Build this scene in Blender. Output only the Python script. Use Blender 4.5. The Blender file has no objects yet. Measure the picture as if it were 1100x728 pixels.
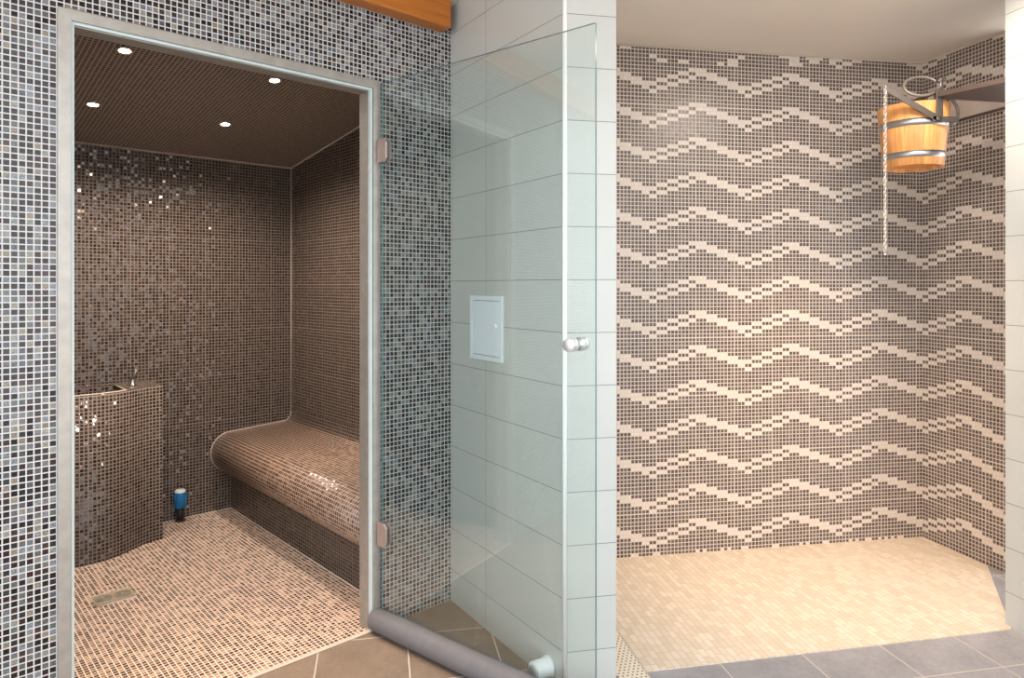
import bpy, bmesh, math, random
from mathutils import Vector, Matrix
random.seed(7)
scene = bpy.context.scene
COL = scene.collection
PI = math.pi

# ------------------------------------------------------------------ helpers
def lin(r, g, b):
    f = lambda c: (c/255/12.92) if c/255 <= .04045 else ((c/255+.055)/1.055)**2.4
    return (f(r), f(g), f(b), 1.0)

class MB:
    """collects faces with metric uv coordinates; build() links ONE mesh object"""
    def __init__(s):
        s.v, s.f, s.uv, s.m, s.sm, s.at = [], [], [], [], [], []
    def face(s, pts, uvs=None, m=0, smooth=False, at=0.0, ux=None):
        pts = [Vector(p) for p in pts]
        if uvs is None:
            n = (pts[1]-pts[0]).cross(pts[-1]-pts[0])
            if n.length < 1e-12 and len(pts) > 3: n = (pts[2]-pts[1]).cross(pts[3]-pts[2])
            n.normalize()
            if abs(n.z) > .9:
                u = Vector(ux or (1, 0, 0)); w = Vector((-u.y, u.x, 0))
            else:
                u = Vector((0, 0, 1)).cross(n).normalized(); w = Vector((0, 0, 1))
            uvs = [(p.dot(u), p.dot(w)) for p in pts]
        i = len(s.v); s.v += [tuple(p) for p in pts]
        s.f.append(tuple(range(i, i+len(pts)))); s.uv += list(uvs)
        s.m.append(m); s.sm.append(smooth); s.at.append(at)
    def prism(s, plan, z0, z1, m=0, ux=None, mt=None):
        """plan counter-clockwise seen from above"""
        n = len(plan); zz0 = z0 if callable(z0) else (lambda p: z0); zz1 = z1 if callable(z1) else (lambda p: z1)
        b = [(p[0], p[1], zz0(p)) for p in plan]; t = [(p[0], p[1], zz1(p)) for p in plan]
        for i in range(n):
            j = (i+1) % n
            s.face([b[i], b[j], t[j], t[i]], m=m)
        s.face(t, m=m if mt is None else mt, ux=ux); s.face(b[::-1], m=m, ux=ux)
    def box(s, o, ax, ay, az, m=0, ux=None):
        """box from corner o with edge vectors"""
        o, ax, ay, az = map(Vector, (o, ax, ay, az))
        if ax.cross(ay).dot(az) < 0: ax, ay = ay, ax
        a, b, c, d = o, o+ax, o+ax+ay, o+ay
        for q in ([a, d, c, b], [a+az, b+az, c+az, d+az], [a, b, b+az, a+az], [b, c, c+az, b+az], [c, d, d+az, c+az], [d, a, a+az, d+az]):
            s.face(q, m=m, ux=ux)
    def lathe(s, prof, c=(0, 0, 0), n=32, axis=(0, 0, 1), m=0, smooth=True, closed=False, a0=0.0, a1=2*PI, caps=True):
        """prof: list of (radius, height along axis)"""
        ax = Vector(axis).normalized(); t = ax.orthogonal().normalized(); w = ax.cross(t); c = Vector(c)
        R = [[c+ax*h+(t*math.cos(a0+(a1-a0)*k/n)+w*math.sin(a0+(a1-a0)*k/n))*max(r, 1e-5) for k in range(n+1)] for r, h in prof]
        L = [0.0]
        for (r0, h0), (r1, h1) in zip(prof, prof[1:]): L.append(L[-1]+math.hypot(r1-r0, h1-h0))
        pairs = list(range(len(prof)-1))
        for i in pairs:
            for k in range(n):
                s.face([R[i][k], R[i][k+1], R[i+1][k+1], R[i+1][k]], [(k/n, L[i]), ((k+1)/n, L[i]), ((k+1)/n, L[i+1]), (k/n, L[i+1])], m=m, smooth=smooth)
        if closed:
            for k in range(n):
                s.face([R[-1][k], R[-1][k+1], R[0][k+1], R[0][k]], m=m, smooth=smooth, uvs=[(k/n, 0)]*4)
    def tube(s, path, r, n=10, m=0, closed=False, caps=True, smooth=True):
        P = [Vector(p) for p in path]; N = len(P); rings = []; up = None; L = 0
        for i in range(N):
            if closed: d = P[(i+1) % N]-P[i-1]
            else: d = P[min(i+1, N-1)]-P[max(i-1, 0)]
            d.normalize()
            if up is None: up = d.orthogonal().normalized()
            up = (up-d*up.dot(d)).normalized(); w = d.cross(up)
            rr = r[i] if isinstance(r, (list, tuple)) else r
            rings.append([P[i]+(up*math.cos(2*PI*k/n)+w*math.sin(2*PI*k/n))*rr for k in range(n)])
        for i in range(N if closed else N-1):
            A, B = rings[i], rings[(i+1) % N]; off = 0
            if closed and i == N-1:   # align the seam
                off = min(range(n), key=lambda q: (A[0]-B[q]).length)
            for k in range(n):
                s.face([A[k], A[(k+1) % n], B[(k+1+off) % n], B[(k+off) % n]], [(k/n, i*.01), ((k+1)/n, i*.01), ((k+1)/n, i*.01+.01), (k/n, i*.01+.01)], m=m, smooth=smooth)
        if caps and not closed:
            s.face(rings[0][::-1], m=m); s.face(rings[-1], m=m)
    def build(s, name, mats, parent=None, bevel=0, weld=True, seg=2, origin=None):
        me = bpy.data.meshes.new(name)
        me.from_pydata(s.v, [], s.f)
        uvl = me.uv_layers.new(name='UVMap')
        for i, l in enumerate(uvl.data): l.uv = s.uv[i]
        if any(s.at):
            a = me.attributes.new('light_tile', 'FLOAT', 'FACE')
            for i, d in enumerate(a.data): d.value = s.at[i]
        for i, p in enumerate(me.polygons): p.material_index = s.m[i]; p.use_smooth = s.sm[i]
        for q in (mats if isinstance(mats, (list, tuple)) else [mats]): me.materials.append(q)
        if weld:
            bm = bmesh.new(); bm.from_mesh(me); bmesh.ops.remove_doubles(bm, verts=bm.verts, dist=1e-5); bm.to_mesh(me); bm.free()
        o = bpy.data.objects.new(name, me); COL.objects.link(o)
        if parent: o.parent = parent; o.matrix_parent_inverse = parent.matrix_basis.inverted()
        if bevel:
            b = o.modifiers.new('soft_edges', 'BEVEL'); b.width = bevel; b.segments = seg; b.limit_method = 'ANGLE'; b.angle_limit = .6
            b.harden_normals = False
        return o

def tag(o, label=None, cat=None, group=None, kind=None):
    if label: o['label'] = label
    if cat: o['category'] = cat
    if group: o['group'] = group
    if kind: o['kind'] = kind
    return o
def thing(name, loc, label, cat, group=None, kind=None):
    o = bpy.data.objects.new(name, None); COL.objects.link(o); o.location = loc; o.empty_display_size = .05
    return tag(o, label, cat, group, kind)

# ------------------------------------------------------------------ node helpers
class NT:
    def __init__(s, name):
        s.mat = bpy.data.materials.new(name); s.mat.use_nodes = True
        s.t = s.mat.node_tree; s.t.nodes.clear()
        s.out = s.n('ShaderNodeOutputMaterial')
    def n(s, typ, **kw):
        x = s.t.nodes.new(typ)
        for k, v in kw.items(): setattr(x, k, v)
        return x
    def link(s, a, b): s.t.links.new(a, b)
    def put(s, sock, val):
        if hasattr(val, 'links'): s.link(val, sock)
        else: sock.default_value = val
    def math(s, op, a, b=0.0, c=None, clamp=False):
        x = s.n('ShaderNodeMath', operation=op, use_clamp=clamp)
        s.put(x.inputs[0], a); s.put(x.inputs[1], b)
        if c is not None: s.put(x.inputs[2], c)
        return x.outputs[0]
    def vec(s, op, a, b=None):
        x = s.n('ShaderNodeVectorMath', operation=op); s.put(x.inputs[0], a)
        if b is not None: s.put(x.inputs[3] if op == 'SCALE' else x.inputs[1], b)
        return x.outputs[0]
    def mix(s, f, a, b):
        x = s.n('ShaderNodeMix', data_type='RGBA'); s.put(x.inputs[0], f); s.put(x.inputs[6], a); s.put(x.inputs[7], b)
        return x.outputs[2]
    def smooth(s, v, lo, hi):
        x = s.n('ShaderNodeMapRange', interpolation_type='SMOOTHSTEP'); s.put(x.inputs[0], v)
        x.inputs[1].default_value = lo; x.inputs[2].default_value = hi
        return x.outputs[0]
    def ramp(s, f, stops, interp='LINEAR'):
        x = s.n('ShaderNodeValToRGB'); cr = x.color_ramp; cr.interpolation = interp
        while len(cr.elements) < len(stops): cr.elements.new(.5)
        for e, (p, c) in zip(cr.elements, stops): e.position = p; e.color = c
        s.put(x.inputs[0], f); return x.outputs[0]
    def noise(s, v, scale, detail=3, rough=.55):
        x = s.n('ShaderNodeTexNoise'); s.put(x.inputs['Vector'], v); x.inputs['Scale'].default_value = scale
        x.inputs['Detail'].default_value = detail; x.inputs['Roughness'].default_value = rough
        return x.outputs['Fac']
    def bsdf(s, color, rough=.5, metal=0.0, normal=None, spec=.5, coat=0.0):
        b = s.n('ShaderNodeBsdfPrincipled')
        s.put(b.inputs['Base Color'], color); s.put(b.inputs['Roughness'], rough); s.put(b.inputs['Metallic'], metal)
        b.inputs['Specular IOR Level'].default_value = spec; b.inputs['Coat Weight'].default_value = coat
        if normal is not None: s.link(normal, b.inputs['Normal'])
        s.link(b.outputs[0], s.out.inputs[0]); return b
    def bump(s, h, strength=.5, dist=.002, normal=None):
        x = s.n('ShaderNodeBump'); x.inputs['Strength'].default_value = strength; x.inputs['Distance'].default_value = dist
        s.put(x.inputs['Height'], h)
        if normal is not None: s.link(normal, x.inputs['Normal'])
        return x.outputs[0]

def plain(name, rgb, rough=.5, metal=0.0, var=.06, nscale=30, bump=0.0, spec=.5, coat=0.0):
    T = NT(name); tc = T.n('ShaderNodeTexCoord'); v = tc.outputs['Object']
    nz = T.noise(v, nscale); c = lin(*rgb)
    d = tuple(x*(1-var) for x in c[:3])+(1,); l = tuple(min(1, x*(1+var)) for x in c[:3])+(1,)
    nrm = T.bump(T.noise(v, nscale*4), bump, .002) if bump else None
    T.bsdf(T.ramp(nz, [(.3, d), (.7, l)]), rough, metal, nrm, spec, coat)
    return T.mat

def mosaic(name, pitch, grout_w, palette, grout, rough=.16, tilt=.05, seed=0.0, pattern=None, veins=.35, seams=0.0, grout_rough=.7, pitchv=None, spec=.5):
    """glass mosaic on metric uv. palette: list of rgb; pattern: (light rgb) taken where the face says light_tile"""
    T = NT(name); uv = T.n('ShaderNodeUVMap'); sp = T.n('ShaderNodeSeparateXYZ'); T.link(uv.outputs[0], sp.inputs[0])
    u = T.math('DIVIDE', sp.outputs[0], pitch); v = T.math('DIVIDE', sp.outputs[1], pitchv or pitch)
    fu, fv = T.math('FLOOR', u), T.math('FLOOR', v)
    idv = T.n('ShaderNodeCombineXYZ'); T.link(fu, idv.inputs[0]); T.link(fv, idv.inputs[1]); idv.inputs[2].default_value = seed
    wn = T.n('ShaderNodeTexWhiteNoise', noise_dimensions='3D'); T.link(idv.outputs[0], wn.inputs['Vector'])
    au = T.math('ABSOLUTE', T.math('SUBTRACT', T.math('FRACT', u), .5)); av = T.math('ABSOLUTE', T.math('SUBTRACT', T.math('FRACT', v), .5))
    edge = T.math('MAXIMUM', au, av)                       # .5 on the joint
    half = .5-grout_w/2
    if seams:                                              # wider joints between the sheets
        def seam(x, n):
            q = T.math('ABSOLUTE', T.math('SUBTRACT', T.math('FRACT', T.math('DIVIDE', x, n)), .5))
            return T.math('GREATER_THAN', q, .5-.75/n)
        su = T.math('MULTIPLY', T.math('GREATER_THAN', au, half-seams), seam(u, 11.0)); sv = T.math('MULTIPLY', T.math('GREATER_THAN', av, half-seams), seam(v, 15.0))
        edge = T.math('MAXIMUM', edge, T.math('MULTIPLY', T.math('MAXIMUM', su, sv), .5))
    g = T.smooth(edge, half-.012, half+.02)                # 1 in the joint
    n = len(palette)
    tile = T.ramp(wn.outputs['Value'], [(i/n, lin(*c)) for i, c in enumerate(palette)], 'CONSTANT')
    if veins:
        ob = T.n('ShaderNodeVectorMath', operation='MULTIPLY_ADD'); T.link(uv.outputs[0], ob.inputs[0]); ob.inputs[1].default_value = (1, 1, 1)
        T.link(T.vec('SCALE', wn.outputs['Color'], 5.0), ob.inputs[2])
        nz = T.noise(ob.outputs[0], 330, 2)
        m = T.n('ShaderNodeMix', data_type='RGBA', blend_type='MULTIPLY'); m.inputs[0].default_value = veins
        T.link(tile, m.inputs[6]); T.link(T.ramp(nz, [(.3, (.35, .33, .32, 1)), (.65, (1.5, 1.45, 1.4, 1))]), m.inputs[7]); tile = m.outputs[2]
    if pattern:
        at = T.n('ShaderNodeAttribute', attribute_name='light_tile'); w2 = T.ramp(wn.outputs['Value'], [(0, lin(*pattern)), (1, lin(*[min(255, c+7) for c in pattern]))])
        tile = T.mix(at.outputs['Fac'], tile, w2)
    col = T.mix(g, tile, lin(*grout))
    geo = T.n('ShaderNodeNewGeometry')
    jit = T.vec('SCALE', T.vec('SUBTRACT', wn.outputs['Color'], (.5, .5, .5)), T.math('MULTIPLY', T.math('SUBTRACT', 1.0, g), tilt))
    nrm = T.vec('NORMALIZE', T.vec('ADD', geo.outputs['Normal'], jit))
    nb = T.bump(T.math('SUBTRACT', 1.0, g), .35, .001, nrm)
    T.bsdf(col, T.math('ADD', rough, T.math('MULTIPLY', g, grout_rough-rough)), 0, nb, spec)
    return T.mat

def wall_tile(name, base, joint, rough=.28):
    """pale landscape wall tile: rows from z, one upright joint 0.279 m from the inner corner"""
    T = NT(name); uv = T.n('ShaderNodeUVMap'); sp = T.n('ShaderNodeSeparateXYZ'); T.link(uv.outputs[0], sp.inputs[0])
    u, v = sp.outputs[0], sp.outputs[1]
    r = T.math('DIVIDE', T.math('SUBTRACT', v, .127), .1646)
    jv = T.math('MULTIPLY', T.math('ABSOLUTE', T.math('SUBTRACT', T.math('FRACT', T.math('ADD', r, .5)), .5)), .1646)
    ju = T.math('ABSOLUTE', T.math('SUBTRACT', u, .279))
    d = T.math('MINIMUM', jv, ju)
    g = T.smooth(d, .0016, .0008)
    g = T.math('SUBTRACT', 1.0, T.smooth(d, .0008, .0017))
    idv = T.n('ShaderNodeCombineXYZ'); T.link(T.math('FLOOR', r), idv.inputs[0]); T.link(T.math('GREATER_THAN', u, .279), idv.inputs[1])
    wn = T.n('ShaderNodeTexWhiteNoise', noise_dimensions='3D'); T.link(idv.outputs[0], wn.inputs['Vector'])
    nz = T.noise(uv.outputs[0], 9, 5)
    c = lin(*base); k = T.math('ADD', T.math('MULTIPLY', T.math('SUBTRACT', wn.outputs['Value'], .5), .05), T.math('ADD', .96, T.math('MULTIPLY', nz, .08)))
    tile = T.vec('SCALE', c[:3], k)
    fine = T.noise(uv.outputs[0], 240, 2)
    T.bsdf(T.mix(g, tile, lin(*joint)), rough, 0, T.bump(T.math('SUBTRACT', T.math('MULTIPLY', fine, .08), g), .3, .001), .45)
    return T.mat

def slate(name, offu, offv, dark, pale, size=.3035):
    T = NT(name); uv = T.n('ShaderNodeUVMap'); sp = T.n('ShaderNodeSeparateXYZ'); T.link(uv.outputs[0], sp.inputs[0])
    u = T.math('DIVIDE', T.math('SUBTRACT', sp.outputs[0], offu), size); v = T.math('DIVIDE', T.math('SUBTRACT', sp.outputs[1], offv), size)
    au = T.math('ABSOLUTE', T.math('SUBTRACT', T.math('FRACT', T.math('ADD', u, .5)), .5)); av = T.math('ABSOLUTE', T.math('SUBTRACT', T.math('FRACT', T.math('ADD', v, .5)), .5))
    d = T.math('MULTIPLY', T.math('MINIMUM', au, av), size)
    g = T.math('SUBTRACT', 1.0, T.smooth(d, .0018, .0032))
    idv = T.n('ShaderNodeCombineXYZ'); T.link(T.math('FLOOR', u), idv.inputs[0]); T.link(T.math('FLOOR', v), idv.inputs[1])
    wn = T.n('ShaderNodeTexWhiteNoise', noise_dimensions='3D'); T.link(idv.outputs[0], wn.inputs['Vector'])
    ob = T.vec('ADD', uv.outputs[0], T.vec('SCALE', wn.outputs['Color'], 7.0))
    n1 = T.noise(ob, 7, 6, .6); n2 = T.noise(ob, 60, 5, .7)
    base = T.ramp(T.math('ADD', T.math('MULTIPLY', n1, .6), T.math('MULTIPLY', n2, .4)), [(.3, lin(*dark)), (.7, lin(*pale))])
    base = T.vec('SCALE', base, T.math('ADD', .92, T.math('MULTIPLY', wn.outputs['Value'], .16)))
    T.bsdf(T.mix(g, base, lin(190, 180, 168)), .5, 0, T.bump(T.math('SUBTRACT', T.math('ADD', T.math('MULTIPLY', n2, .7), n1), g), .5, .002), .4)
    return T.mat

def strip_floor(name):
    """beige stick mosaic of the shower floor"""
    T = NT(name); uv = T.n('ShaderNodeUVMap'); sp = T.n('ShaderNodeSeparateXYZ'); T.link(uv.outputs[0], sp.inputs[0])
    pu, pv = .0245, .049
    u = T.math('DIVIDE', sp.outputs[0], pu); fu = T.math('FLOOR', u)
    w0 = T.n('ShaderNodeTexWhiteNoise', noise_dimensions='1D'); T.link(fu, w0.inputs['W'])
    v = T.math('ADD', T.math('DIVIDE', sp.outputs[1], pv), T.math('MULTIPLY', w0.outputs['Value'], .9))
    au = T.math('MULTIPLY', T.math('SUBTRACT', .5, T.math('ABSOLUTE', T.math('SUBTRACT', T.math('FRACT', u), .5))), pu)
    av = T.math('MULTIPLY', T.math('SUBTRACT', .5, T.math('ABSOLUTE', T.math('SUBTRACT', T.math('FRACT', v), .5))), pv)
    g = T.math('SUBTRACT', 1.0, T.smooth(T.math('MINIMUM', au, av), .0006, .0014))
    idv = T.n('ShaderNodeCombineXYZ'); T.link(fu, idv.inputs[0]); T.link(T.math('FLOOR', v), idv.inputs[1])
    wn = T.n('ShaderNodeTexWhiteNoise', noise_dimensions='3D'); T.link(idv.outputs[0], wn.inputs['Vector'])
    tile = T.ramp(wn.outputs['Value'], [(0, lin(206, 190, 170)), (.5, lin(215, 200, 181)), (1, lin(222, 209, 191))])
    T.bsdf(T.mix(g, tile, lin(184, 166, 146)), .42, 0, T.bump(T.math('SUBTRACT', 1.0, g), .25, .001), .45)
    return T.mat

def wood(name, c0, c1, knots=False, staves=0, axis=(1, 14, 14), rough=.45):
    T = NT(name); tc = T.n('ShaderNodeTexCoord'); uv = T.n('ShaderNodeUVMap')
    src = tc.outputs['Object']
    mp = T.n('ShaderNodeMapping'); T.link(src, mp.inputs['Vector']); mp.inputs['Scale'].default_value = axis
    grain = T.noise(mp.outputs[0], 6, 5, .6)
    col = T.ramp(grain, [(.25, lin(*c0)), (.75, lin(*c1))])
    if staves:
        sp = T.n('ShaderNodeSeparateXYZ'); T.link(uv.outputs[0], sp.inputs[0])
        k = T.math('MULTIPLY', sp.outputs[0], staves); w = T.n('ShaderNodeTexWhiteNoise', noise_dimensions='1D'); T.link(T.math('FLOOR', k), w.inputs['W'])
        e = T.math('ABSOLUTE', T.math('SUBTRACT', T.math('FRACT', k), .5)); g = T.smooth(e, .465, .5)
        col = T.vec('SCALE', col, T.math('MULTIPLY', T.math('ADD', .82, T.math('MULTIPLY', w.outputs['Value'], .36)), T.math('SUBTRACT', 1.0, T.math('MULTIPLY', g, .35))))
    if knots:
        vo = T.n('ShaderNodeTexVoronoi'); mp2 = T.n('ShaderNodeMapping'); T.link(src, mp2.inputs['Vector']); mp2.inputs['Scale'].default_value = (3.2, 7, 7)
        T.link(mp2.outputs[0], vo.inputs['Vector']); vo.inputs['Scale'].default_value = 1.0
        col = T.mix(T.math('SUBTRACT', 1.0, T.smooth(vo.outputs['Distance'], .03, .09)), col, lin(84, 44, 22))
    T.bsdf(col, rough, 0, T.bump(grain, .15, .002), .4)
    return T.mat

def emission(name, rgb, strength):
    T = NT(name); e = T.n('ShaderNodeEmission'); e.inputs[0].default_value = rgb+(1,); e.inputs[1].default_value = strength
    T.link(e.outputs[0], T.out.inputs[0]); return T.mat

def clear_glass(name, tint, refl=1.0):
    T = NT(name); tr = T.n('ShaderNodeBsdfTransparent'); tr.inputs[0].default_value = tint
    gl = T.n('ShaderNodeBsdfGlossy'); gl.inputs['Roughness'].default_value = .015; gl.inputs[0].default_value = (.95, 1, 1, 1)
    fr = T.n('ShaderNodeFresnel'); gb = T.n('ShaderNodeNewGeometry')
    T.link(T.math('SUBTRACT', 1.5, T.math('MULTIPLY', gb.outputs['Backfacing'], 1.5-1/1.5)), fr.inputs[0])
    mx = T.n('ShaderNodeMixShader'); T.link(T.math('MULTIPLY', fr.outputs[0], refl, clamp=True), mx.inputs[0]); T.link(tr.outputs[0], mx.inputs[1]); T.link(gl.outputs[0], mx.inputs[2])
    T.link(mx.outputs[0], T.out.inputs[0]); return T.mat

def perforated(name):
    T = NT(name); uv = T.n('ShaderNodeUVMap'); sp = T.n('ShaderNodeSeparateXYZ'); T.link(uv.outputs[0], sp.inputs[0])
    v = T.math('DIVIDE', sp.outputs[1], .016); row = T.math('FLOOR', v)
    u = T.math('ADD', T.math('DIVIDE', sp.outputs[0], .016), T.math('MULTIPLY', T.math('MODULO', row, 2.0), .5))
    a = T.math('SUBTRACT', T.math('FRACT', u), .5); b = T.math('SUBTRACT', T.math('FRACT', v), .5)
    d = T.math('SQRT', T.math('ADD', T.math('MULTIPLY', a, a), T.math('MULTIPLY', b, b)))
    g = T.math('SUBTRACT', 1.0, T.smooth(d, .17, .24))
    T.bsdf(T.mix(g, lin(226, 214, 196), lin(70, 58, 50)), .4, 0, T.bump(T.math('SUBTRACT', 1.0, g), .5, .002)); return T.mat

# ------------------------------------------------------------------ materials
M = {}
M['door_mosaic'] = mosaic('door_wall_mosaic', .0169, .195,
    [(40, 36, 37), (90, 93, 94), (32, 26, 27), (100, 104, 108), (54, 51, 52), (28, 24, 24), (114, 121, 128), (50, 34, 34), (88, 94, 92), (36, 31, 33), (126, 128, 122), (60, 47, 44), (44, 45, 49), (124, 118, 106), (30, 28, 28), (80, 84, 92)],
    (196, 195, 196), rough=.14, tilt=.10, seed=3.0, veins=.85, spec=.4)
STEAM = [(60, 49, 44), (50, 40, 36), (70, 58, 51), (42, 34, 31), (66, 54, 49), (55, 45, 40), (80, 67, 59), (46, 37, 33), (58, 46, 41), (88, 75, 67)]
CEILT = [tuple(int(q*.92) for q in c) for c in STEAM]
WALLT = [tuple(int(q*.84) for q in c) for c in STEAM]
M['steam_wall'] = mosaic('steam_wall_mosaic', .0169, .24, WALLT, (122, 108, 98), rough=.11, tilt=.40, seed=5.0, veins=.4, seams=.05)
M['steam_ceiling'] = mosaic('steam_ceiling_mosaic', .0169, .2, CEILT, (196, 178, 162), rough=.3, tilt=.1, seed=8.0, veins=.4)
M['bench_mosaic'] = mosaic('bench_mosaic', .0169, .16, [(86, 64, 53), (112, 87, 73), (70, 52, 44), (134, 108, 92), (98, 75, 62), (78, 59, 50), (122, 97, 82)], (194, 170, 150), rough=.2, tilt=.2, seed=11.0, veins=.4)
M['steam_floor'] = mosaic('steam_floor_mosaic', .0169, .2, [(110, 88, 75), (148, 122, 105), (86, 66, 56), (176, 150, 131), (126, 101, 86), (98, 76, 64), (162, 135, 117), (76, 57, 48)], (226, 208, 192), rough=.25, tilt=.16, seed=13.0, veins=.4)
SH = [(104, 91, 84), (94, 82, 76), (114, 100, 92), (86, 74, 69), (108, 95, 88), (100, 87, 80), (120, 106, 98)]
SH = [tuple(int(q*.84) for q in c) for c in SH]
M['shower'] = mosaic('shower_zigzag_mosaic', 1.0, .22, SH, (202, 189, 178), rough=.3, tilt=.05, seed=17.0, pattern=(206, 194, 183), veins=.3, seams=.05)
M['tile'] = wall_tile('pale_wall_tile', (190, 191, 187), (128, 128, 122))
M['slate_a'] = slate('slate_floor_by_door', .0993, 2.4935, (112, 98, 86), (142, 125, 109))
M['slate_b'] = slate('slate_floor_by_shower', 1.4214-.3035*5, 1.904, (128, 127, 131), (164, 162, 165))
M['beige'] = strip_floor('beige_stick_mosaic')
M['plaster'] = plain('ceiling_plaster', (224, 213, 201), .8, 0, .02, 3)
M['trim'] = plain('white_corner_profile', (250, 251, 251), .22, 0, .01)
M['cream_trim'] = plain('cream_sealant', (196, 182, 168), .6, 0, .03)
M['alu'] = plain('galvanised_door_frame', (164, 160, 154), .42, .55, .10, 26)
M['alu_dark'] = plain('frame_rebate', (120, 124, 122), .45, .6, .08, 26)
M['gasket'] = plain('pale_gasket', (190, 205, 206), .4, 0, .03)
M['steel'] = plain('brushed_steel', (176, 176, 176), .32, .95, .05, 40)
M['knob'] = plain('bright_satin_steel', (226, 230, 230), .38, .75, .03, 40)
M['hinge'] = plain('satin_hinge', (176, 160, 154), .38, .6, .04, 30)
M['tube'] = plain('grey_foam_tube', (104, 103, 107), .6, 0, .06, 30, .1)
M['white_plastic'] = plain('white_plastic', (226, 230, 232), .3, 0, .01)
M['panel'] = plain('white_enamel', (222, 228, 234), .3, 0, .01)
M['gap'] = plain('dark_gap', (60, 64, 66), .7, 0, .02)
M['rubber'] = plain('rubber', (150, 156, 158), .6, 0, .02)
M['beam'] = wood('varnished_pine_beam', (164, 92, 34), (196, 122, 52), knots=True, axis=(1, 14, 14), rough=.35)
M['stave'] = wood('larch_staves', (206, 132, 70), (232, 172, 108), staves=22, axis=(16, 16, 1.2))
M['stave_base'] = wood('larch_bottom', (206, 128, 60), (226, 150, 80), axis=(1, 14, 14))
M['bracket'] = plain('bracket_brown_steel', (92, 76, 68), .45, .3, .06, 20)
M['bar'] = plain('lever_grey_steel', (108, 100, 94), .38, .7, .06, 30)
M['chain'] = plain('chain_steel', (206, 200, 192), .3, .8, .05, 60)
M['hose'] = plain('grey_hose', (132, 122, 114), .4, .3, .06, 40)
M['board'] = plain('grey_board', (188, 174, 164), .5, 0, .10, 14)
M['blue'] = plain('blue_plastic', (22, 108, 160), .35, 0, .08, 40)
M['black'] = plain('black_pipe', (34, 30, 30), .5, 0, .1, 40)
M['drain_plate'] = plain('cast_drain_plate', (190, 176, 152), .35, .5, .18, 60, .3)
M['bulb'] = emission('lamp_glow', (1.0, .78, .5), 60)
M['glass'] = clear_glass('door_glass', (.945, .98, .977, 1), 1.6)
M['glass_edge'] = plain('glass_edge', (104, 130, 132), .15, 0, .02)
M['grate'] = perforated('perforated_drain_cover')

# ------------------------------------------------------------------ plan of the place (metres, camera above the origin)
C0 = Vector((-.247, 2.741)); U = Vector((.7373, .6756)); N = Vector((-.6756, .7373))       # door wall: along, into the steam room
def W(s, d, z=None):
    p = C0+U*s+N*d
    return (p.x, p.y) if z is None else (p.x, p.y, z)
US = Vector((.9815, .1918)); NS = Vector((-.1918, .9815))                                   # shower grid
u3 = (U.x, U.y, 0); n3 = (N.x, N.y, 0); Z3 = Vector((0, 0, 1))
CEIL = 2.377

# ------------------------------------------------------------------ setting
mb = MB(); T_ = .08
for (s0, s1, z0, z1) in ((-4.3, -1.331, 0, CEIL), (-.331, .0, 0, CEIL), (-1.331, -.331, 2.010, CEIL)):
    mb.box(W(s0, 0, z0), U.to_3d()*(s1-s0), N.to_3d()*T_, (0, 0, z1-z0))
tag(mb.build('wall_left', M['door_mosaic']), 'grey and brown glass mosaic wall around the steam room doorway', 'wall', kind='structure')

zc = lambda d: 1.97+.141*(1.745-d)
S_L, S_R, D_B = -1.43, .13, 1.745
mb = MB()
mb.box(W(S_L, D_B, 0), U.to_3d()*(S_R-S_L), N.to_3d()*.06, (0, 0, 2.25))
tag(mb.build('wall_steam_back', M['steam_wall']), 'dark brown mosaic back wall of the steam room', 'wall', kind='structure')
mb = MB(); mb.box(W(S_R, T_, 0), U.to_3d()*.06, N.to_3d()*(D_B+.06-T_), (0, 0, 2.28))
tag(mb.build('wall_steam_right', M['steam_wall']), 'dark brown mosaic wall behind the steam room bench', 'wall', kind='structure')
mb = MB(); mb.box(W(S_L-.06, T_, 0), U.to_3d()*.06, N.to_3d()*(D_B+.06-T_), (0, 0, 2.28))
tag(mb.build('wall_steam_left', M['steam_wall']), 'brown mosaic wall on the left inside the steam room', 'wall', kind='structure')
mb = MB()
a, b, c, d = W(S_L, T_), W(S_R, T_), W(S_R, D_B), W(S_L, D_B)
zz = lambda p: zc((Vector(p)-C0).dot(N))
pl = [a, b, c, d]
mb.prism(pl, zz, lambda p: zz(p)+.05, ux=u3)
tag(mb.build('ceiling_steam', M['steam_ceiling']), 'sloping dark mosaic ceiling of the steam room', 'ceiling', kind='structure')
# pale joint lines where steam room walls meet ceiling and floor
mb = MB()
mb.tube([W(S_L, D_B-.003, zc(D_B)-.002), W(S_R-.003, D_B-.003, zc(D_B)-.002), W(S_R-.003, T_, zc(T_)-.002)], .004, 6)
mb.tube([W(S_R-.002, D_B-.002, zc(D_B)), W(S_R-.002, D_B-.002, .45)], .003, 6)
mb.tube([W(S_L, D_B-.002, .002), W(-.232, D_B-.002, .002), W(-.232, .09, .002)], .004, 6)
tag(mb.build('trim_1', M['cream_trim']), 'thin pale sealant line in the corners of the steam room', 'trim', kind='structure')
mb = MB(); mb.prism([W(S_L-.06, .004), W(S_R, .004), W(S_R, D_B+.06), W(S_L-.06, D_B+.06)], -.06, .003, ux=u3)
tag(mb.build('floor_steam', M['steam_floor']), 'light brown mosaic floor of the steam room', 'floor', kind='structure')

mb = MB(); mb.prism([W(-1.30, -.012), W(-.36, -.012), W(-.36, .003), W(-1.30, .003)], .0005, .005)
tag(mb.build('trim_5', M['cream_trim'], bevel=.002), 'thin pale mortar edge across the steam room threshold', 'trim', kind='structure')
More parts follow.
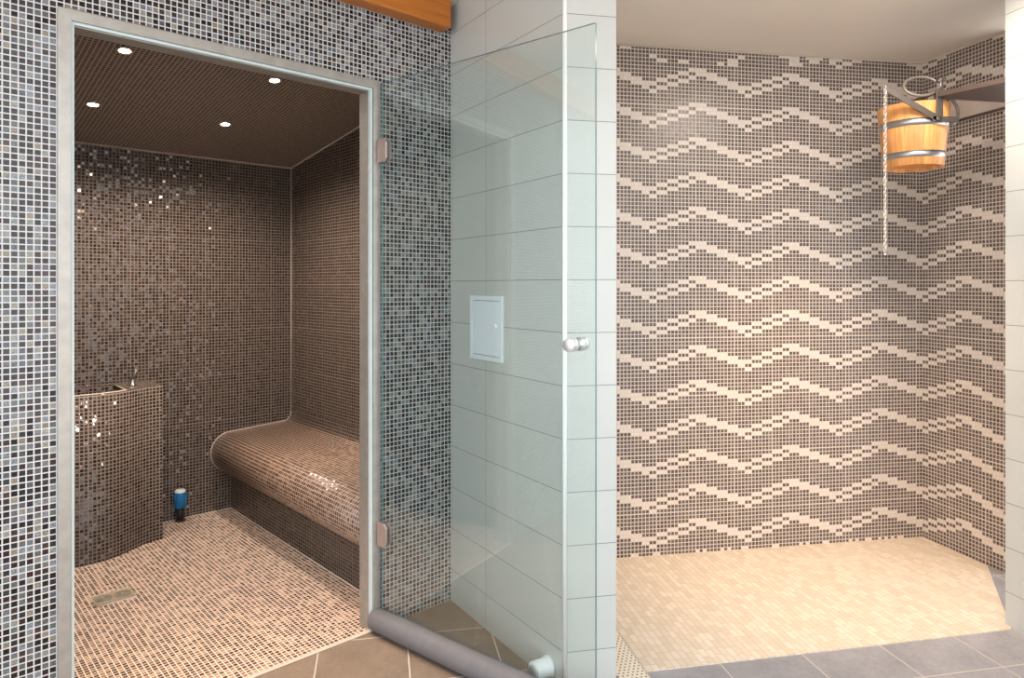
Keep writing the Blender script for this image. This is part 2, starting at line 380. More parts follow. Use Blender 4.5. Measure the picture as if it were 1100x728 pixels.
# slate floor of the passage: two fields meeting along a line under the middle wall's end
mb = MB()
def slate_face(poly, m):
    mb.face([(x, y, 0) for x, y in poly], [(x*US.x+y*US.y, x*NS.x+y*NS.y) for x, y in poly], m=m)
pa, pb = Vector((.33, 2.13)), Vector((.33, 2.13))-NS*4.2
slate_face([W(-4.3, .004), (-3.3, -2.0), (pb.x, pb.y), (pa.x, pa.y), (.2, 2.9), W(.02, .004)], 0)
slate_face([(pb.x, pb.y), (3.2, -2.0), (3.2, 3.75), (.15, 3.3), (.2, 2.9), (pa.x, pa.y)], 1)
mb.face([(-3.2, -2.3, -.08), (-3.2, 4.6, -.08), (3.4, 4.6, -.08), (3.4, -2.3, -.08)], m=1)
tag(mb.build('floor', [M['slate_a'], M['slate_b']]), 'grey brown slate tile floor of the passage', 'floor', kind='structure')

# shower floor, raised a hair above the slate
SB = Vector((2.058, 3.4207)); SD = Vector((-.9858, -.168)); RD = Vector((.2453, -.9694))
plan = [(.434, 2.2255), (1.83, 2.500), (2.139, 3.072), (SB.x, SB.y), (.17, 3.099), (.285, 3.0)]
mb = MB()
def uvp(p): return (p[0]*US.x+p[1]*US.y, p[0]*NS.x+p[1]*NS.y)
z = .004
mb.face([(x, y, z) for x, y in plan], [uvp(p) for p in plan])
for i in range(len(plan)):
    p, q = plan[i], plan[(i+1) % len(plan)]
    mb.face([(p[0], p[1], 0), (q[0], q[1], 0), (q[0], q[1], z), (p[0], p[1], z)])
tag(mb.build('floor_shower', M['beige']), 'beige stick mosaic floor of the shower', 'floor', kind='structure')

# zigzag mosaic: one face per tile
SEQ = [(0, 9, 11), (2, 8, 10), (5, 7, 9), (8, 6, 8), (11, 5, 7), (13, 5, 6), (16, 6, 7), (19, 7, 8), (22, 8, 9), (25, 9, 10)]
def light(c, r):
    if r <= 3:
        q = {0: [(1, 3), (46, 51), (54, 58)], 1: [(34, 35), (49, 51), (55, 57)], 2: [(9, 10), (31, 33), (49, 52)], 3: [(11, 13), (17, 19), (28, 29), (31, 33)]}[r]
        return any(a <= c <= b for a, b in q) or (c > 60 and zig(c, r))
    if r >= 130:
        return c in (4, 5, 10, 11, 22, 24, 29, 31, 35, 36, 44, 45, 52, 54, 59, 60, 67, 69, 72, 73, 76, 78, 80, 82, 83)
    return zig(c, r)
def zig(c, r):
    k = (c-9) % 27
    for st, A, B in reversed(SEQ):
        if k >= st: return (r-A) % 9 == 0 or (r-B) % 9 == 0
ROWS = 131; PV = CEIL/ROWS
def zig_wall(name, origin, du, dv_len, c0, c1, pu, outward, label):
    """origin plan point of column c0's left edge, du plan direction of columns"""
    mb = MB()
    for c in range(c0, c1):
        a = origin+du*((c-c0)*pu); b = origin+du*((c-c0+1)*pu)
        for r in range(ROWS):
            z1 = CEIL-r*PV; z0 = z1-PV
            mb.face([(a.x, a.y, z0), (b.x, b.y, z0), (b.x, b.y, z1), (a.x, a.y, z1)], [(c, -r-1), (c+1, -r-1), (c+1, -r), (c, -r)], at=1.0 if light(c, r) else 0.0)
    e0, e1 = origin, origin+du*((c1-c0)*pu); k = outward*-.06     # body of the wall behind the tiles
    P = [e0, e1, e1+k, e0+k]
    for i, j in ((1, 2), (2, 3), (3, 0)):
        mb.face([(P[i].x, P[i].y, 0), (P[j].x, P[j].y, 0), (P[j].x, P[j].y, CEIL), (P[i].x, P[i].y, CEIL)], uvs=[(0, 0)]*4)
    return tag(mb.build(name, M['shower']), label, 'wall', kind='structure')
PU = 1.599/90
b0 = SB+SD*1.599                                             # left edge of column 0
zig_wall('wall_back', b0+SD*(PU*17), -SD, 0, -17, 90, PU, Vector((.168, -.9858)), 'taupe mosaic back wall of the shower with cream zigzag bands')
zig_wall('wall_recess', SB, RD, 0, 90, 117, .430/25, Vector((-.9694, -.2453)), 'taupe zigzag mosaic side wall behind the bucket')
# pale joint under the shower ceiling
mb = MB()
q0, q1, q2 = b0+SD*.2, SB, SB+RD*.46
off = Vector((.0, -.003))
mb.tube([(q0.x, q0.y-.003, CEIL-.003), (q1.x-.003, q1.y-.003, CEIL-.003), (q2.x-.003, q2.y, CEIL-.003)], .005, 6)
tag(mb.build('trim_2', M['cream_trim']), 'thin cream joint along the top of the zigzag mosaic', 'trim', kind='structure')

# middle wall: left face .75 m, end face .17 m
PD = Vector((.5414, -.8408))
e = C0+PD*.7533; fr = e+US*.169; bk = fr+NS*.98
mb = MB()
def tile_face(p, q, u0, u1, z1=CEIL):
    mb.face([(p.x, p.y, 0), (q.x, q.y, 0), (q.x, q.y, z1), (p.x, p.y, z1)], [(u0, 0), (u1, 0), (u1, z1), (u0, z1)])
c_in = C0-PD*.02
tile_face(C0, e, 0, .7533); tile_face(e, fr, 3.0, 3.169); tile_face(fr, bk, 5, 5.98); tile_face(bk, C0, 8, 8.5)
tag(mb.build('wall_middle', M['tile']), 'short pale tiled wall between the steam room and the shower', 'wall', kind='structure')
mb = MB()
cc = e
mb.tube([(cc.x+.002, cc.y+.001, .001), (cc.x+.002, cc.y+.001, CEIL-.001)], .0075, 16)
tag(mb.build('trim_3', M['trim']), 'bright white corner profile on the end of the middle wall', 'trim', kind='structure')

# right pier
rp = Vector((1.834, 2.537)); r2 = rp-NS*2.3; r3 = r2+US*.9; r4 = rp+US*.62
mb = MB()
tile_face(rp, r2, 4.0, 1.7); tile_face(r2, r3, 10, 10.9); tile_face(r3, r4, 12, 14.3); tile_face(r4, rp, 16, 16.62)
tag(mb.build('wall_right', M['tile']), 'pale tiled pier at the right edge of the shower', 'wall', kind='structure')

mb = MB()
mb.prism([W(-2.6, -.0), W(-2.6, -.6), (-1.2, .9), (3.3, .9), (3.3, 4.0), (-.6, 4.0), W(.1, .9), W(.06, .0)], CEIL, CEIL+.06)
tag(mb.build('ceiling', M['plaster']), 'plain cream plaster ceiling', 'ceiling', kind='structure')

# varnished beam on top of the door wall
o = thing('wooden_beam', W(-1.2, -.035, 2.262), 'varnished orange pine beam under the ceiling above the steam room doorway', 'beam', kind='structure')
me = MB(); L = 1.9
me.box((-L/2-.1, -.035, 0), (L/2+.1+1.152, 0, 0), (0, .068, 0), (0, 0, CEIL-2.262-.002))
bo = me.build('beam_timber', M['beam'], bevel=.006)
bo.parent = o; o.rotation_euler = (0, 0, math.atan2(U.y, U.x))

# ------------------------------------------------------------------ door frame (profile set around the opening)
sL, sR, zT = -1.331, -.331, 2.012
fw, ft, fd = .031, .014, .070
o = thing('trim_4', W((sL+sR)/2, 0, 0), 'worn galvanised metal frame around the steam room doorway', 'door frame', kind='structure')
def fr_box(mb, s0, s1, d0, d1, z0, z1, m=0): mb.box(W(s0, d0, z0), U.to_3d()*(s1-s0), N.to_3d()*(d1-d0), (0, 0, z1-z0), m=m)
mb = MB()
fr_box(mb, sL, sL+fw, -ft, 0.004, 0, zT); fr_box(mb, sR-fw, sR, -ft, 0.004, 0, zT); fr_box(mb, sL+fw, sR-fw, -ft, 0.004, zT-fw, zT)
mb.build('face_flange', M['alu'], o, bevel=.002)
mb = MB()
fr_box(mb, sL+.004, sL+fw+.010, .006, fd, 0, zT-fw); fr_box(mb, sR-fw-.010, sR-.004, .006, fd, 0, zT-fw); fr_box(mb, sL+.004, sR-.004, .006, fd, zT-fw-.010, zT-.004)
mb.build('jamb_lining', M['alu'], o, bevel=.002)
mb = MB()
fr_box(mb, sL+fw, sL+fw+.008, -.006, .006, 0, zT-fw-.008); fr_box(mb, sR-fw-.008, sR-fw, -.006, .006, 0, zT-fw-.008); fr_box(mb, sL+fw, sR-fw, -.006, .006, zT-fw-.008, zT-fw)
tag(mb.build('gasket', M['gasket'], o, bevel=.0015), 'pale blue grey sealing strip')

# ------------------------------------------------------------------ glass door standing open
H = Vector((-.4735, 2.4926)); DD = Vector((.7782, -.6280)); DN = Vector((-.6280, -.7782)); LW = .912
def D(t, d, z): p = H+DD*t+DN*d; return (p.x, p.y, z)
o = thing('door_1', D(0, 0, 0), 'frameless clear glass door standing open against the pale tiled wall', 'door', kind='structure')
mb = MB(); g = .004
p = [D(0, -g, .02), D(LW, -g, .02), D(LW, g, .02), D(0, g, .02)]; q = [(x, y, 2.0) for x, y, _ in p]
mb.face([p[0], p[1], q[1], q[0]], m=0); mb.face([p[2], p[3], q[3], q[2]], m=0)
mb.face([p[1], p[2], q[2], q[1]], m=1); mb.face([p[3], p[0], q[0], q[3]], m=1); mb.face(q, m=1); mb.face(p[::-1], m=1)
mb.build('glass_pane', [M['glass'], M['glass_edge']], o)
for zc_ in (1.752, .355):
    mb = MB()
    hz = .0425
    def oct_plate(dd0, dd1):
        outl = [(-.006, -hz), (.022, -hz), (.034, -hz+.014), (.034, hz-.014), (.022, hz), (-.006, hz)]
        A = [D(t, dd0, zc_+z) for t, z in outl]; B = [D(t, dd1, zc_+z) for t, z in outl]
        mb.face(A[::-1]); mb.face(B)
        for i in range(len(A)):
            j = (i+1) % len(A); mb.face([A[i], A[j], B[j], B[i]])
    oct_plate(.0045, .014); oct_plate(-.014, -.0045)
    mb.tube([D(-.010, .006, zc_-hz), D(-.010, .006, zc_+hz)], .008, 12)
    mb.build('hinge', M['hinge'], o, bevel=.0015)
mb = MB()
kc = Vector(D(.846, 0, 1.092)); kn = Vector((DN.x, DN.y, 0))
kr = .0195
mb.lathe([(0, .004), (.010, .004), (.010, .010), (kr, .011), (kr, .026), (kr-.002, .0275), (kr-.002, .029), (kr, .0305), (kr, .0425), (kr-.002, .044), (0, .044)], kc, 28, kn)
mb.lathe([(0, .004), (.010, .004), (.010, .010), (kr, .011), (kr, .026), (kr-.002, .0275), (kr-.002, .029), (kr, .0305), (kr, .0425), (kr-.002, .044), (0, .044)], kc, 28, -kn)
mb.build('knob', M['knob'], o)
mb = MB()
path = [D(t, .012, .043) for t in (-.030, -.022, .1, .3, .5, .7, .895, .905)]
mb.tube(path, [.034, .040, .041, .041, .041, .041, .040, .034], 28)
ts = mb.build('draught_seal', M['tube'], o)
tag(ts, 'grey foam tube along the bottom edge')
mb = MB(); mb.tube([D(.905, .012, .043), D(.912, .012, .043)], .030, 24)
mb.build('end_cap', M['white_plastic'], ts)

# ------------------------------------------------------------------ door stop and hatch on the middle wall
PN = Vector((-.8408, -.5414))
def PW(t, d, z): q = C0+PD*t+PN*d; return (q.x, q.y, z)
o = thing('door_stop', PW(.675, 0, .05), 'round white door stop low on the pale tiled wall near its white corner', 'door stop')
mb = MB(); mb.lathe([(0, .0), (.034, .0), (.034, .008), (.030, .012), (.030, .058), (.0285, .062), (.020, .062)], PW(.675, .0, .05), 28, PN.to_3d())
mb.build('stop_body', M['white_plastic'], o)
mb = MB(); mb.lathe([(.020, .060), (.020, .064), (.017, .067), (0, .067)], PW(.675, .0, .05), 24, PN.to_3d())
mb.build('rubber_buffer', M['rubber'], o)

o = thing('access_hatch', PW(.288, 0, .985), 'white square access hatch on the pale tiled wall behind the glass door', 'hatch')
t0, t1, z0, z1 = .1748, .4013, .988, 1.224
mb = MB(); fwid = .017
for (a0, a1, b0_, b1_) in ((t0, t1, z0, z0+fwid), (t0, t1, z1-fwid, z1), (t0, t0+fwid, z0+fwid, z1-fwid), (t1-fwid, t1, z0+fwid, z1-fwid)):
    mb.box(PW(a0, 0, b0_), PD.to_3d()*(a1-a0), PN.to_3d()*.009, (0, 0, b1_-b0_))
mb.build('hatch_frame', M['panel'], o, bevel=.001)
mb = MB(); mb.box(PW(t0+fwid+.002, 0, z0+fwid+.002), PD.to_3d()*(t1-t0-2*fwid-.004), PN.to_3d()*.0075, (0, 0, z1-z0-2*fwid-.004))
hd = mb.build('hatch_door', M['panel'], o, bevel=.001)
mb = MB(); mb.box(PW(t0+.01, 0, z0+.01), PD.to_3d()*(t1-t0-.02), PN.to_3d()*.002, (0, 0, z1-z0-.02)); mb.build('hatch_recess', M['gap'], o)
mb = MB(); mb.lathe([(.009, .0), (.009, .004), (.006, .005), (0, .005)], PW(t1-fwid-.026, .0075, 1.115), 20, PN.to_3d())
mb.build('lock', M['white_plastic'], hd)

# ------------------------------------------------------------------ bench (swept profile with a rounded nose and a cove up the wall)
o = thing('bench', W(-.05, .9, 0), 'built-in brown mosaic bench with rounded nose along the steam room wall', 'bench')
prof = [(-.232, .003), (-.232, .19)]
cx, cz, rr = -.236, .326, .106
prof += [(-.236+.0, .205)]
for k in range(0, 15):
    a = math.radians(-100-190*k/14*0.9474) if False else math.radians(-98-(172)*k/14)
    prof.append((cx+rr*math.cos(a), cz+rr*math.sin(a)*1.03))
prof += [(-.10, .445), (.04, .452)]
for k in range(1, 7):
    a = math.radians(-90+90*k/6); prof.append((.075+.052*math.cos(a), .505+.052*math.sin(a)))
prof.append((.1285, .53)); prof.append((.1285, .003))
mb = MB(); Ls = [0]
for a, b in zip(prof, prof[1:]): Ls.append(Ls[-1]+math.hypot(b[0]-a[0], b[1]-a[1]))
dA, dB = T_+.004, D_B-.001
for i in range(len(prof)-1):
    p, q = prof[i], prof[i+1]
    sm = 2 < i < len(prof)-3
    mb.face([W(p[0], dA, p[1]), W(p[0], dB, p[1]), W(q[0], dB, q[1]), W(q[0], dA, q[1])], [(dA, Ls[i]), (dB, Ls[i]), (dB, Ls[i+1]), (dA, Ls[i+1])], smooth=sm, m=1 if i < 4 or i > len(prof)-8 else 0)  # riser and nose underside take the darker wall mosaic, painting in their shade
mb.face([W(p[0], dA, p[1]) for p in prof]); mb.face([W(p[0], dB, p[1]) for p in prof][::-1])
mb.build('bench_body', [M['bench_mosaic'], M['steam_wall']], o)
mb = MB()
mb.tube([W(min(s, .1245), D_B-.0045, z) for s, z in prof[3:-2]], .003, 6)
tag(mb.build('sealant_line', M['cream_trim'], o), 'pale line where the bench meets the back wall')

# ------------------------------------------------------------------ foot basin column with a bowl
o = thing('basin', W(-1.0, 1.55, 0), 'mosaic covered basin column with curved front in the steam room corner', 'basin')
key = [(-.656, 1.4896), (-.70, 1.483), (-.745, 1.468), (-.79, 1.440), (-.836, 1.410), (-.886, 1.386), (-.936, 1.373), (-.99, 1.368), (-1.052, 1.372), (-1.12, 1.386), (-1.18, 1.41), (-1.23, 1.44), (-1.29, 1.468), (-1.35, 1.485), (-1.425, 1.4896)]
def catmull(P, n=5):
    out = []
    for i in range(len(P)-1):
        p0, p1, p2, p3 = P[max(i-1, 0)], P[i], P[i+1], P[min(i+2, len(P)-1)]
        for k in range(n):
            t = k/n
            out.append(tuple(.5*((2*b)+(c-a)*t+(2*a-5*b+4*c-d)*t*t+(3*b-a-3*c+d)*t**3) for a, b, c, d in zip(p0, p1, p2, p3)))
    return out+[P[-1]]
front = catmull(key)
ZB = .768
mb = MB(); acc = 0
for (p, q) in zip(front, front[1:]):
    l = math.hypot(q[0]-p[0], q[1]-p[1])
    mb.face([W(q[0], q[1], .003), W(p[0], p[1], .003), W(p[0], p[1], ZB), W(q[0], q[1], ZB)], [(-acc-l, .003), (-acc, .003), (-acc, ZB), (-acc-l, ZB)], smooth=True)
    acc += l
mb.face([W(-.656, 1.4896, .003), W(-.656, D_B-.001, .003), W(-.656, D_B-.001, ZB), W(-.656, 1.4896, ZB)])
# top deck with an opening for the bowl: deck right, deck left, rim strip in front, strip behind
bow = [p for p in front if -1.26 <= p[0] <= -.83]
inner = [(s, d+.035) for s, d in bow]
backd = 1.66
iR, iL = inner[0][0], inner[-1][0]
fr_r = [p for p in front if p[0] > bow[0][0]]; fr_l = [p for p in front if p[0] < bow[-1][0]]
def top(P, z=ZB): mb.face([W(s, d, z) for s, d in P], ux=u3)
top([(iR, D_B-.001)]+[bow[0]]+fr_r[::-1]+[(-.656, D_B-.001)])
top([(iL, D_B-.001), (-1.425, D_B-.001)]+fr_l[::-1]+[bow[-1]])
for i in range(len(bow)-1): top([bow[i+1], bow[i], inner[i], inner[i+1]])
top([(iL, backd), (iR, backd), (iR, D_B-.001), (iL, D_B-.001)])
zb = ZB-.20
for i in range(len(inner)-1):
    a, b = inner[i], inner[i+1]; mb.face([W(a[0], a[1], zb), W(b[0], b[1], zb), W(b[0], b[1], ZB), W(a[0], a[1], ZB)])
mb.face([W(iL, backd, zb), W(iR, backd, zb), W(iR, backd, ZB), W(iL, backd, ZB)])
mb.face([W(iR, backd, zb), W(iR, inner[0][1], zb), W(iR, inner[0][1], ZB), W(iR, backd, ZB)])
mb.face([W(iL, inner[-1][1], zb), W(iL, backd, zb), W(iL, backd, ZB), W(iL, inner[-1][1], ZB)])
mb.face([W(s, d, zb) for s, d in inner][::-1]+[W(iR, backd, zb), W(iL, backd, zb)][::-1][::-1] if False else [W(iR, backd, zb), W(iL, backd, zb)]+[W(s, d, zb) for s, d in inner[::-1]], ux=u3)
mb.build('basin_column', M['steam_wall'], o)
mb = MB(); mb.tube([W(s, d+.004, ZB+.0005) for s, d in bow], .004, 6); mb.tube([W(iR, bow[0][1], ZB+.0005), W(iR, backd, ZB+.0005)], .003, 6)
tag(mb.build('rim_line', M['cream_trim'], o), 'pale edge line around the bowl')
tp = thing('tap', W(-.775, 1.56, ZB), 'small chrome tap leaning on top of the mosaic basin column', 'tap')
mb = MB(); c_ = W(-.775, 1.56, ZB)
mb.lathe([(0, 0), (.018, 0), (.018, .006), (.012, .010), (.012, .03), (.009, .034), (0, .034)], c_, 20)
mb.build('tap_base', M['steel'], tp)
mb = MB(); P0 = Vector(c_)+Vector((-.008, 0, .022))
mb.tube([P0+Vector((.0, 0, 0)), P0+Vector((.020, -.01, .030)), P0+Vector((.038, -.02, .062))], [.009, .0085, .0075], 14)
mb.build('lever', M['steel'], tp)

# ------------------------------------------------------------------ blue capped pipe at the back wall
o = thing('capped_pipe', W(-.512, D_B-.05, .003), 'blue capped black pipe standing at the foot of the steam room wall', 'pipe')
mb = MB(); q = W(-.512, D_B-.042, 0)
mb.tube([(q[0], q[1], .003), (q[0], q[1], .09)], .018, 18)
mb.lathe([(.018, 0), (.027, 0), (.027, .006), (.018, .008)], (q[0], q[1], .003), 20)
mb.build('pipe_stub', M['black'], o)
mb = MB(); mb.lathe([(.0, .076), (.026, .076), (.029, .080), (.029, .150), (.027, .158)], (q[0], q[1], 0), 26)
for k in range(12):
    a = 2*PI*k/12; mb.tube([(q[0]+.029*math.cos(a), q[1]+.029*math.sin(a), .082), (q[0]+.029*math.cos(a), q[1]+.029*math.sin(a), .150)], .0018, 6)
mb.build('cap', M['blue'], o)
mb = MB(); mb.lathe([(.027, .156), (.027, .166), (.022, .171), (0, .172)], (q[0], q[1], 0), 26); mb.build('cap_top', M['white_plastic'], o)

# ------------------------------------------------------------------ drain plate in the steam room floor
dc = Vector((-1.61, 2.757))
o = thing('floor_drain', (dc.x, dc.y, .003), 'small square drain plate with embossed rings in the mosaic floor', 'drain')
def DR(a, b, z): p = dc+U*a+N*b; return (p.x, p.y, z)
mb = MB(); hs = .066
mb.box(DR(-hs, -hs*.8, .001), U.to_3d()*2*hs, N.to_3d()*1.6*hs, (0, 0, .004)); mb.build('drain_cover', M['drain_plate'], o, bevel=.001)
mb = MB()
for cxo in (-.034, .034):
    for r in (.010, .019, .028):
        mb.tube([DR(cxo+r*math.cos(2*PI*k/20), .004+r*math.sin(2*PI*k/20), .0052) for k in range(20)], .0016, 5, closed=True)
mb.build('embossed_ring', M['alu_dark'], o)
mb = MB()
mb.tube([DR(-hs-.003, -hs*.8-.003, .004), DR(hs+.003, -hs*.8-.003, .004), DR(hs+.003, hs*.8+.003, .004), DR(-hs-.003, hs*.8+.003, .004)], .003, 6, closed=True)
mb.build('drain_frame', M['cream_trim'], o)

# ------------------------------------------------------------------ perforated channel drain along the shower floor
o = thing('channel_drain', (.36, 2.2, .002), 'long perforated cream channel drain along the left edge of the shower floor', 'drain')
r0 = Vector((.470, 2.03)); r1 = Vector((.285, 3.0)); dr = (r1-r0).normalized(); dn = Vector((-dr.y, dr.x))
mb = MB(); wdt = .098
P = [r0, r1, r1+dn*wdt, r0+dn*wdt]
mb.face([(p.x, p.y, .005) for p in P], [(0, 0), (0, (r1-r0).length), (-wdt, (r1-r0).length), (-wdt, 0)])
for i in range(4):
    p, q = P[i], P[(i+1) % 4]; mb.face([(p.x, p.y, .0005), (q.x, q.y, .0005), (q.x, q.y, .005), (p.x, p.y, .005)])
mb.build('grate', M['grate'], o)
mb = MB()
mb.box((r0.x, r0.y, .0005), (dr*(r1-r0).length).to_3d(), (-dn*.004).to_3d(), (0, 0, .006))
mb.build('channel_edge', M['cream_trim'], o)

# ------------------------------------------------------------------ bucket shower
BC = Vector((1.705, 2.90, 0)); zt, zb = 2.012, 1.760; RT, RB = .1364, .1130
o = thing('bucket_shower', (BC.x, BC.y, zb), 'wooden bucket shower with two steel hoops hanging in the tiled corner', 'bucket')
br = lambda z: RB+(RT-RB)*(z-zb)/(zt-zb)
mb = MB(); th = .016
mb.lathe([(br(zb), zb), (br(zt), zt), (br(zt)-.002, zt+.002), (br(zt)-th, zt+.002), (br(zt)-th, zt), (br(zb+.03)-th, zb+.022)], BC, 44)
mb.lathe([(br(zb)-th, zb+.022), (br(zb)-th, zb), (br(zb)-.002, zb-.001), (br(zb), zb)], BC, 44)
bk_ = mb.build('bucket_body', M['stave'], o)
mb = MB(); mb.lathe([(0, zb+.012), (br(zb)-th+.001, zb+.012)], BC, 44); mb.lathe([(br(zb)-th+.001, zb+.020), (0, zb+.020)], BC, 44)
mb.build('bucket_bottom', M['stave_base'], bk_)
for (z0, z1) in ((zb+.030, zb+.056), (zt-.094, zt-.066)):
    mb = MB(); mb.lathe([(br(z0)-.001, z0), (br(z0)+.0015, z0), (br(z1)+.0015, z1), (br(z1)-.001, z1)], BC, 44)
    mb.build('hoop', M['steel'], bk_)
# pivot, lever, fork
pz = 1.936
pv = Vector((1.722, BC.y-br(pz)-.006, pz)); pv2 = Vector((1.722, BC.y+br(pz)+.006, pz))
def flat_bar(mb, a, b, w, t, nrm):
    a, b, nrm = Vector(a), Vector(b), Vector(nrm).normalized(); d = (b-a).normalized(); s_ = d.cross(nrm).normalized()
    mb.box(a-s_*w/2-nrm*t/2, b-a, s_*w, nrm*t)
mb = MB()
tip = Vector((1.500, pv.y-.004, 2.066))
flat_bar(mb, pv+Vector((.012, -.004, -.006)), tip, .024, .006, (0, 1, 0))
flat_bar(mb, pv+Vector((-.02, -.004, 0)), pv+Vector((.085, -.004, -.004)), .022, .006, (0, 1, 0))
mb.lathe([(0, -.012), (.009, -.012), (.009, .012), (0, .012)], pv, 16, (0, 1, 0))
mb.build('lever', M['bar'], o, bevel=.001)
mb = MB()
for p in (pv,):
    flat_bar(mb, p+Vector((.010, 0, -.014)), Vector((p.x+.010, p.y, 2.055)), .028, .006, (0, 1, 0))
mb.build('fork_arm', M['bar'], o, bevel=.001)
mb = MB(); flat_bar(mb, pv2+Vector((.010, 0, -.014)), Vector((pv2.x+.010, pv2.y, 2.055)), .028, .006, (0, 1, 0))
mb.build('fork_arm', M['bar'], o, bevel=.001)
mb = MB()
plan = [(1.722, 2.725), (1.858, 2.556), (2.258, 2.634), (2.186, 2.885), (1.722, 2.79)]
plan = [(1.722, pv.y-.01), (1.8565, 2.556), (2.2500, 2.632), (2.2, 2.870), (1.722, pv.y+.022)]
mb.prism(plan, 2.024, 2.044)
mb.build('bracket_plate', M['bracket'], o, bevel=.001)
mb = MB()
flat_bar(mb, (1.735, pv.y, 2.055), (1.735, pv2.y, 2.055), .024, .008, (0, 0, 1))
mb.build('fork_bridge', M['bar'], o)
# chain
mb = MB(); zt_ = tip.z-.006; nl = 46; pitch = .0148
for k in range(nl):
    zc_ = zt_-k*pitch; ax = Vector((1, .15, 0)).normalized() if k % 2 else Vector((-.15, 1, 0)).normalized()
    pts = [tip+Vector((.006, -.006, zc_-tip.z))+ax*(.0052*math.cos(2*PI*q/12))+Z3*(.0098*math.sin(2*PI*q/12)) for q in range(12)]
    mb.tube(pts, .0019, 6, closed=True)
tag(mb.build('pull_chain', M['chain'], o), 'steel pull chain')
# filling hose: loop over the bucket, then a short loop down beside it
mb = MB(); hc = Vector((1.672, 2.79, 2.076))
pts = []
for k in range(25):
    a = math.radians(-35+330*k/24); pts.append(hc+Vector((.070*math.cos(a), .02*math.sin(a), .043*math.sin(a)+.006*math.cos(a))))
pts.append(Vector((1.742, 2.79, 2.060)))
mb.tube(catmull([tuple(p) for p in pts], 2), .0062, 10)
pts = [(1.752, 2.792, 2.050), (1.79, 2.80, 2.036), (1.828, 2.81, 2.005), (1.838, 2.81, 1.965), (1.822, 2.80, 1.932), (1.795, 2.79, 1.920)]
mb.tube(catmull(pts, 4), .0062, 10)
mb.build('hose', M['hose'], o)
mb = MB()
mb.lathe([(0, 0), (.016, 0), (.016, .012), (.010, .016), (.010, .05), (.013, .054), (.013, .062), (0, .064)], (1.752, 2.79, 2.046), 18)
mb.tube([(1.735, 2.785, 2.095), (1.775, 2.80, 2.105)], .007, 10)
mb.build('valve', M['bar'], o)
# backing board on the side wall
o2 = thing('wall_board', (2.13, 3.05, 2.045), 'grey backing board on the zigzag mosaic wall behind the bucket bracket', 'board')
RN = Vector((-.9694, -.2453))
def RW(t, d, z): q = SB+RD*t+RN*d; return (q.x, q.y, z)
mb = MB(); mb.box(RW(.17, .001, 2.042), RD.to_3d()*.47, RN.to_3d()*.016, (0, 0, .105)); mb.build('board_plank', M['board'], o2, bevel=.001)
mb = MB(); mb.box(RW(.17, .001, 2.036), RD.to_3d()*.47, RN.to_3d()*.020, (0, 0, .006)); mb.build('board_edge', M['bracket'], o2)

# ------------------------------------------------------------------ lamps
def downlight(s, d, label):
    z = zc(d); p = W(s, d, z)
    ax = Vector((N.x*.141, N.y*.141, 1)).normalized()
    o = thing('downlight', p, label, 'lamp', 'downlights in the steam room ceiling')
    mb = MB(); mb.lathe([(.020, -.001), (.021, -.004), (.029, -.005), (.032, -.0015), (.032, .0)], p, 24, ax); mb.build('lamp_ring', M['hinge'], o)
    mb = MB(); mb.lathe([(0, -.0035), (.012, -.0035), (.020, -.0015)], p, 24, ax); mb.build('bulb', M['bulb'], o)
    L = bpy.data.lights.new('steam_lamp', 'SPOT'); L.energy = 44; L.color = (1, .83, .69); L.spot_size = math.radians(150); L.spot_blend = .8; L.shadow_soft_size = .045
    lo = bpy.data.objects.new('steam_lamp', L); COL.objects.link(lo); lo.location = Vector(p)-ax*.012; lo.parent = o; lo.matrix_parent_inverse = o.matrix_basis.inverted()
LAMPS = [(-1.10, .45, 'ceiling downlight nearest the door head, left of the steam room'), (-1.10, 1.1, 'ceiling downlight at far left of the steam room'),
         (-.45, .5, 'ceiling downlight nearest the door head, right of the steam room'), (-.45, 1.1, 'ceiling downlight deepest in the middle of the steam room')]
# positions read off the sloping ceiling plane
def on_ceiling(px, py):
    d3 = Vector(((px-550)/733, 1, (307-py)/733)); o3 = Vector((0, 0, 1.26))
    t = 2.5
    for _ in range(60):
        q = o3+d3*t; dd = (Vector((q.x, q.y))-C0).dot(N); t += (zc(dd)-q.z)/d3.z*.6
    q = o3+d3*t; r = Vector((q.x, q.y))-C0
    return r.dot(U), r.dot(N)
for (px, py), (_, _, lab) in zip(((134, 54), (100, 112), (295, 86), (242, 133)), LAMPS):
    s, d = on_ceiling(px, py); print('lamp', round(s, 3), round(d, 3))
    downlight(s, d, lab)

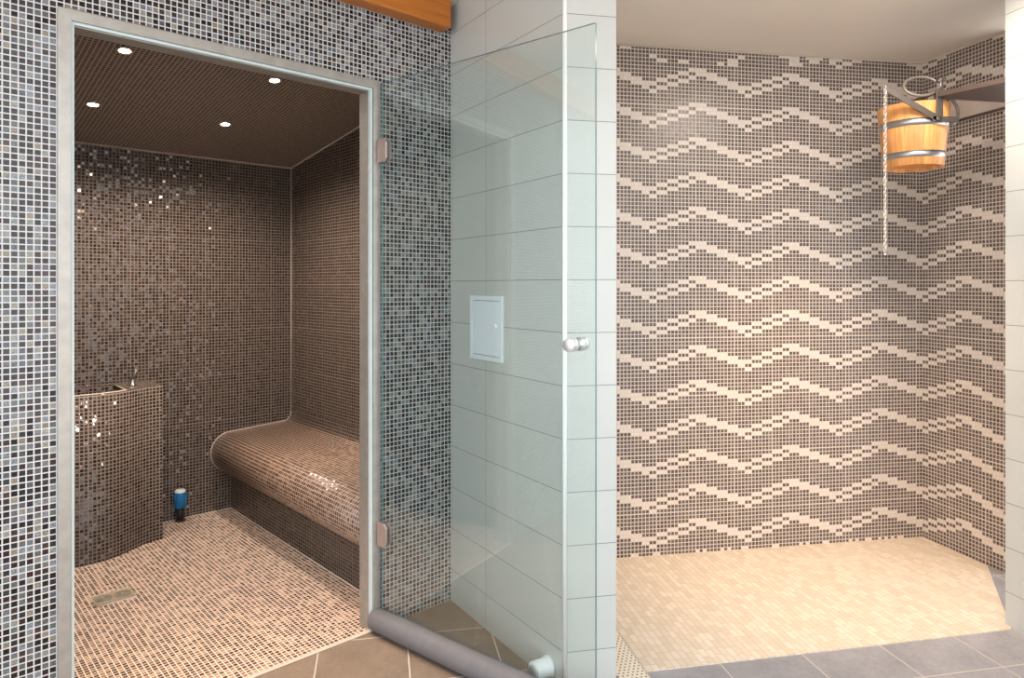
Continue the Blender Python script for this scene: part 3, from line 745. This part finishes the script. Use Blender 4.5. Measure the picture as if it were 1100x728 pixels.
def spot(name, loc, target, energy, color, size, blend=.6, r=.04):
    L = bpy.data.lights.new(name, 'SPOT'); L.energy = energy; L.color = color; L.spot_size = math.radians(size); L.spot_blend = blend; L.shadow_soft_size = r
    o = bpy.data.objects.new(name, L); COL.objects.link(o); o.location = loc
    o.rotation_euler = (Vector(target)-Vector(loc)).to_track_quat('-Z', 'Y').to_euler()
spot('shower_lamp', (1.25, 2.25, 2.36), (1.40, 3.10, 0.0), 150, (1, .68, .42), 62, 1.0)
spot('passage_lamp', (-.80, 1.72, 2.36), (-.70, 1.90, 0), 125, (1, .62, .36), 50, .9)

A = bpy.data.lights.new('shower_fill_light', 'AREA'); A.shape = 'DISK'; A.size = .32; A.energy = 17; A.color = (1, .88, .78)  # unseen fill light, added to brighten the upper shower wall
ao = bpy.data.objects.new('shower_fill_light', A); COL.objects.link(ao); ao.location = (1.50, 2.15, CEIL-.02)
# daylight from the open side behind the camera
w = bpy.data.worlds.new('daylight'); scene.world = w; w.use_nodes = True
nt = w.node_tree; nt.nodes.clear()
out = nt.nodes.new('ShaderNodeOutputWorld'); bg = nt.nodes.new('ShaderNodeBackground'); tc = nt.nodes.new('ShaderNodeTexCoord')
sx = nt.nodes.new('ShaderNodeSeparateXYZ'); cr = nt.nodes.new('ShaderNodeValToRGB')
nt.links.new(tc.outputs['Generated'], sx.inputs[0]); nt.links.new(sx.outputs[2], cr.inputs[0])
cr.color_ramp.elements[0].position = 0.0; cr.color_ramp.elements[0].color = (1.0, 1.0, 1.0, 1)
cr.color_ramp.elements[1].position = .6; cr.color_ramp.elements[1].color = (.74, .80, .85, 1)
nt.links.new(cr.outputs[0], bg.inputs[0]); bg.inputs[1].default_value = 2.95; nt.links.new(bg.outputs[0], out.inputs[0])

# ------------------------------------------------------------------ camera
cam = bpy.data.cameras.new('camera'); co = bpy.data.objects.new('camera', cam); COL.objects.link(co)
co.location = (0, 0, 1.26); co.rotation_euler = (PI/2, 0, 0)
cam.sensor_width = 36; cam.lens = 733/1100*36; cam.shift_y = -57/1100; cam.clip_start = .05
scene.camera = co
scene.view_settings.view_transform = 'Standard'; scene.view_settings.look = 'None'; scene.view_settings.gamma = 1.0
scene.view_settings.use_curve_mapping = False; scene.view_settings.exposure = 0.15
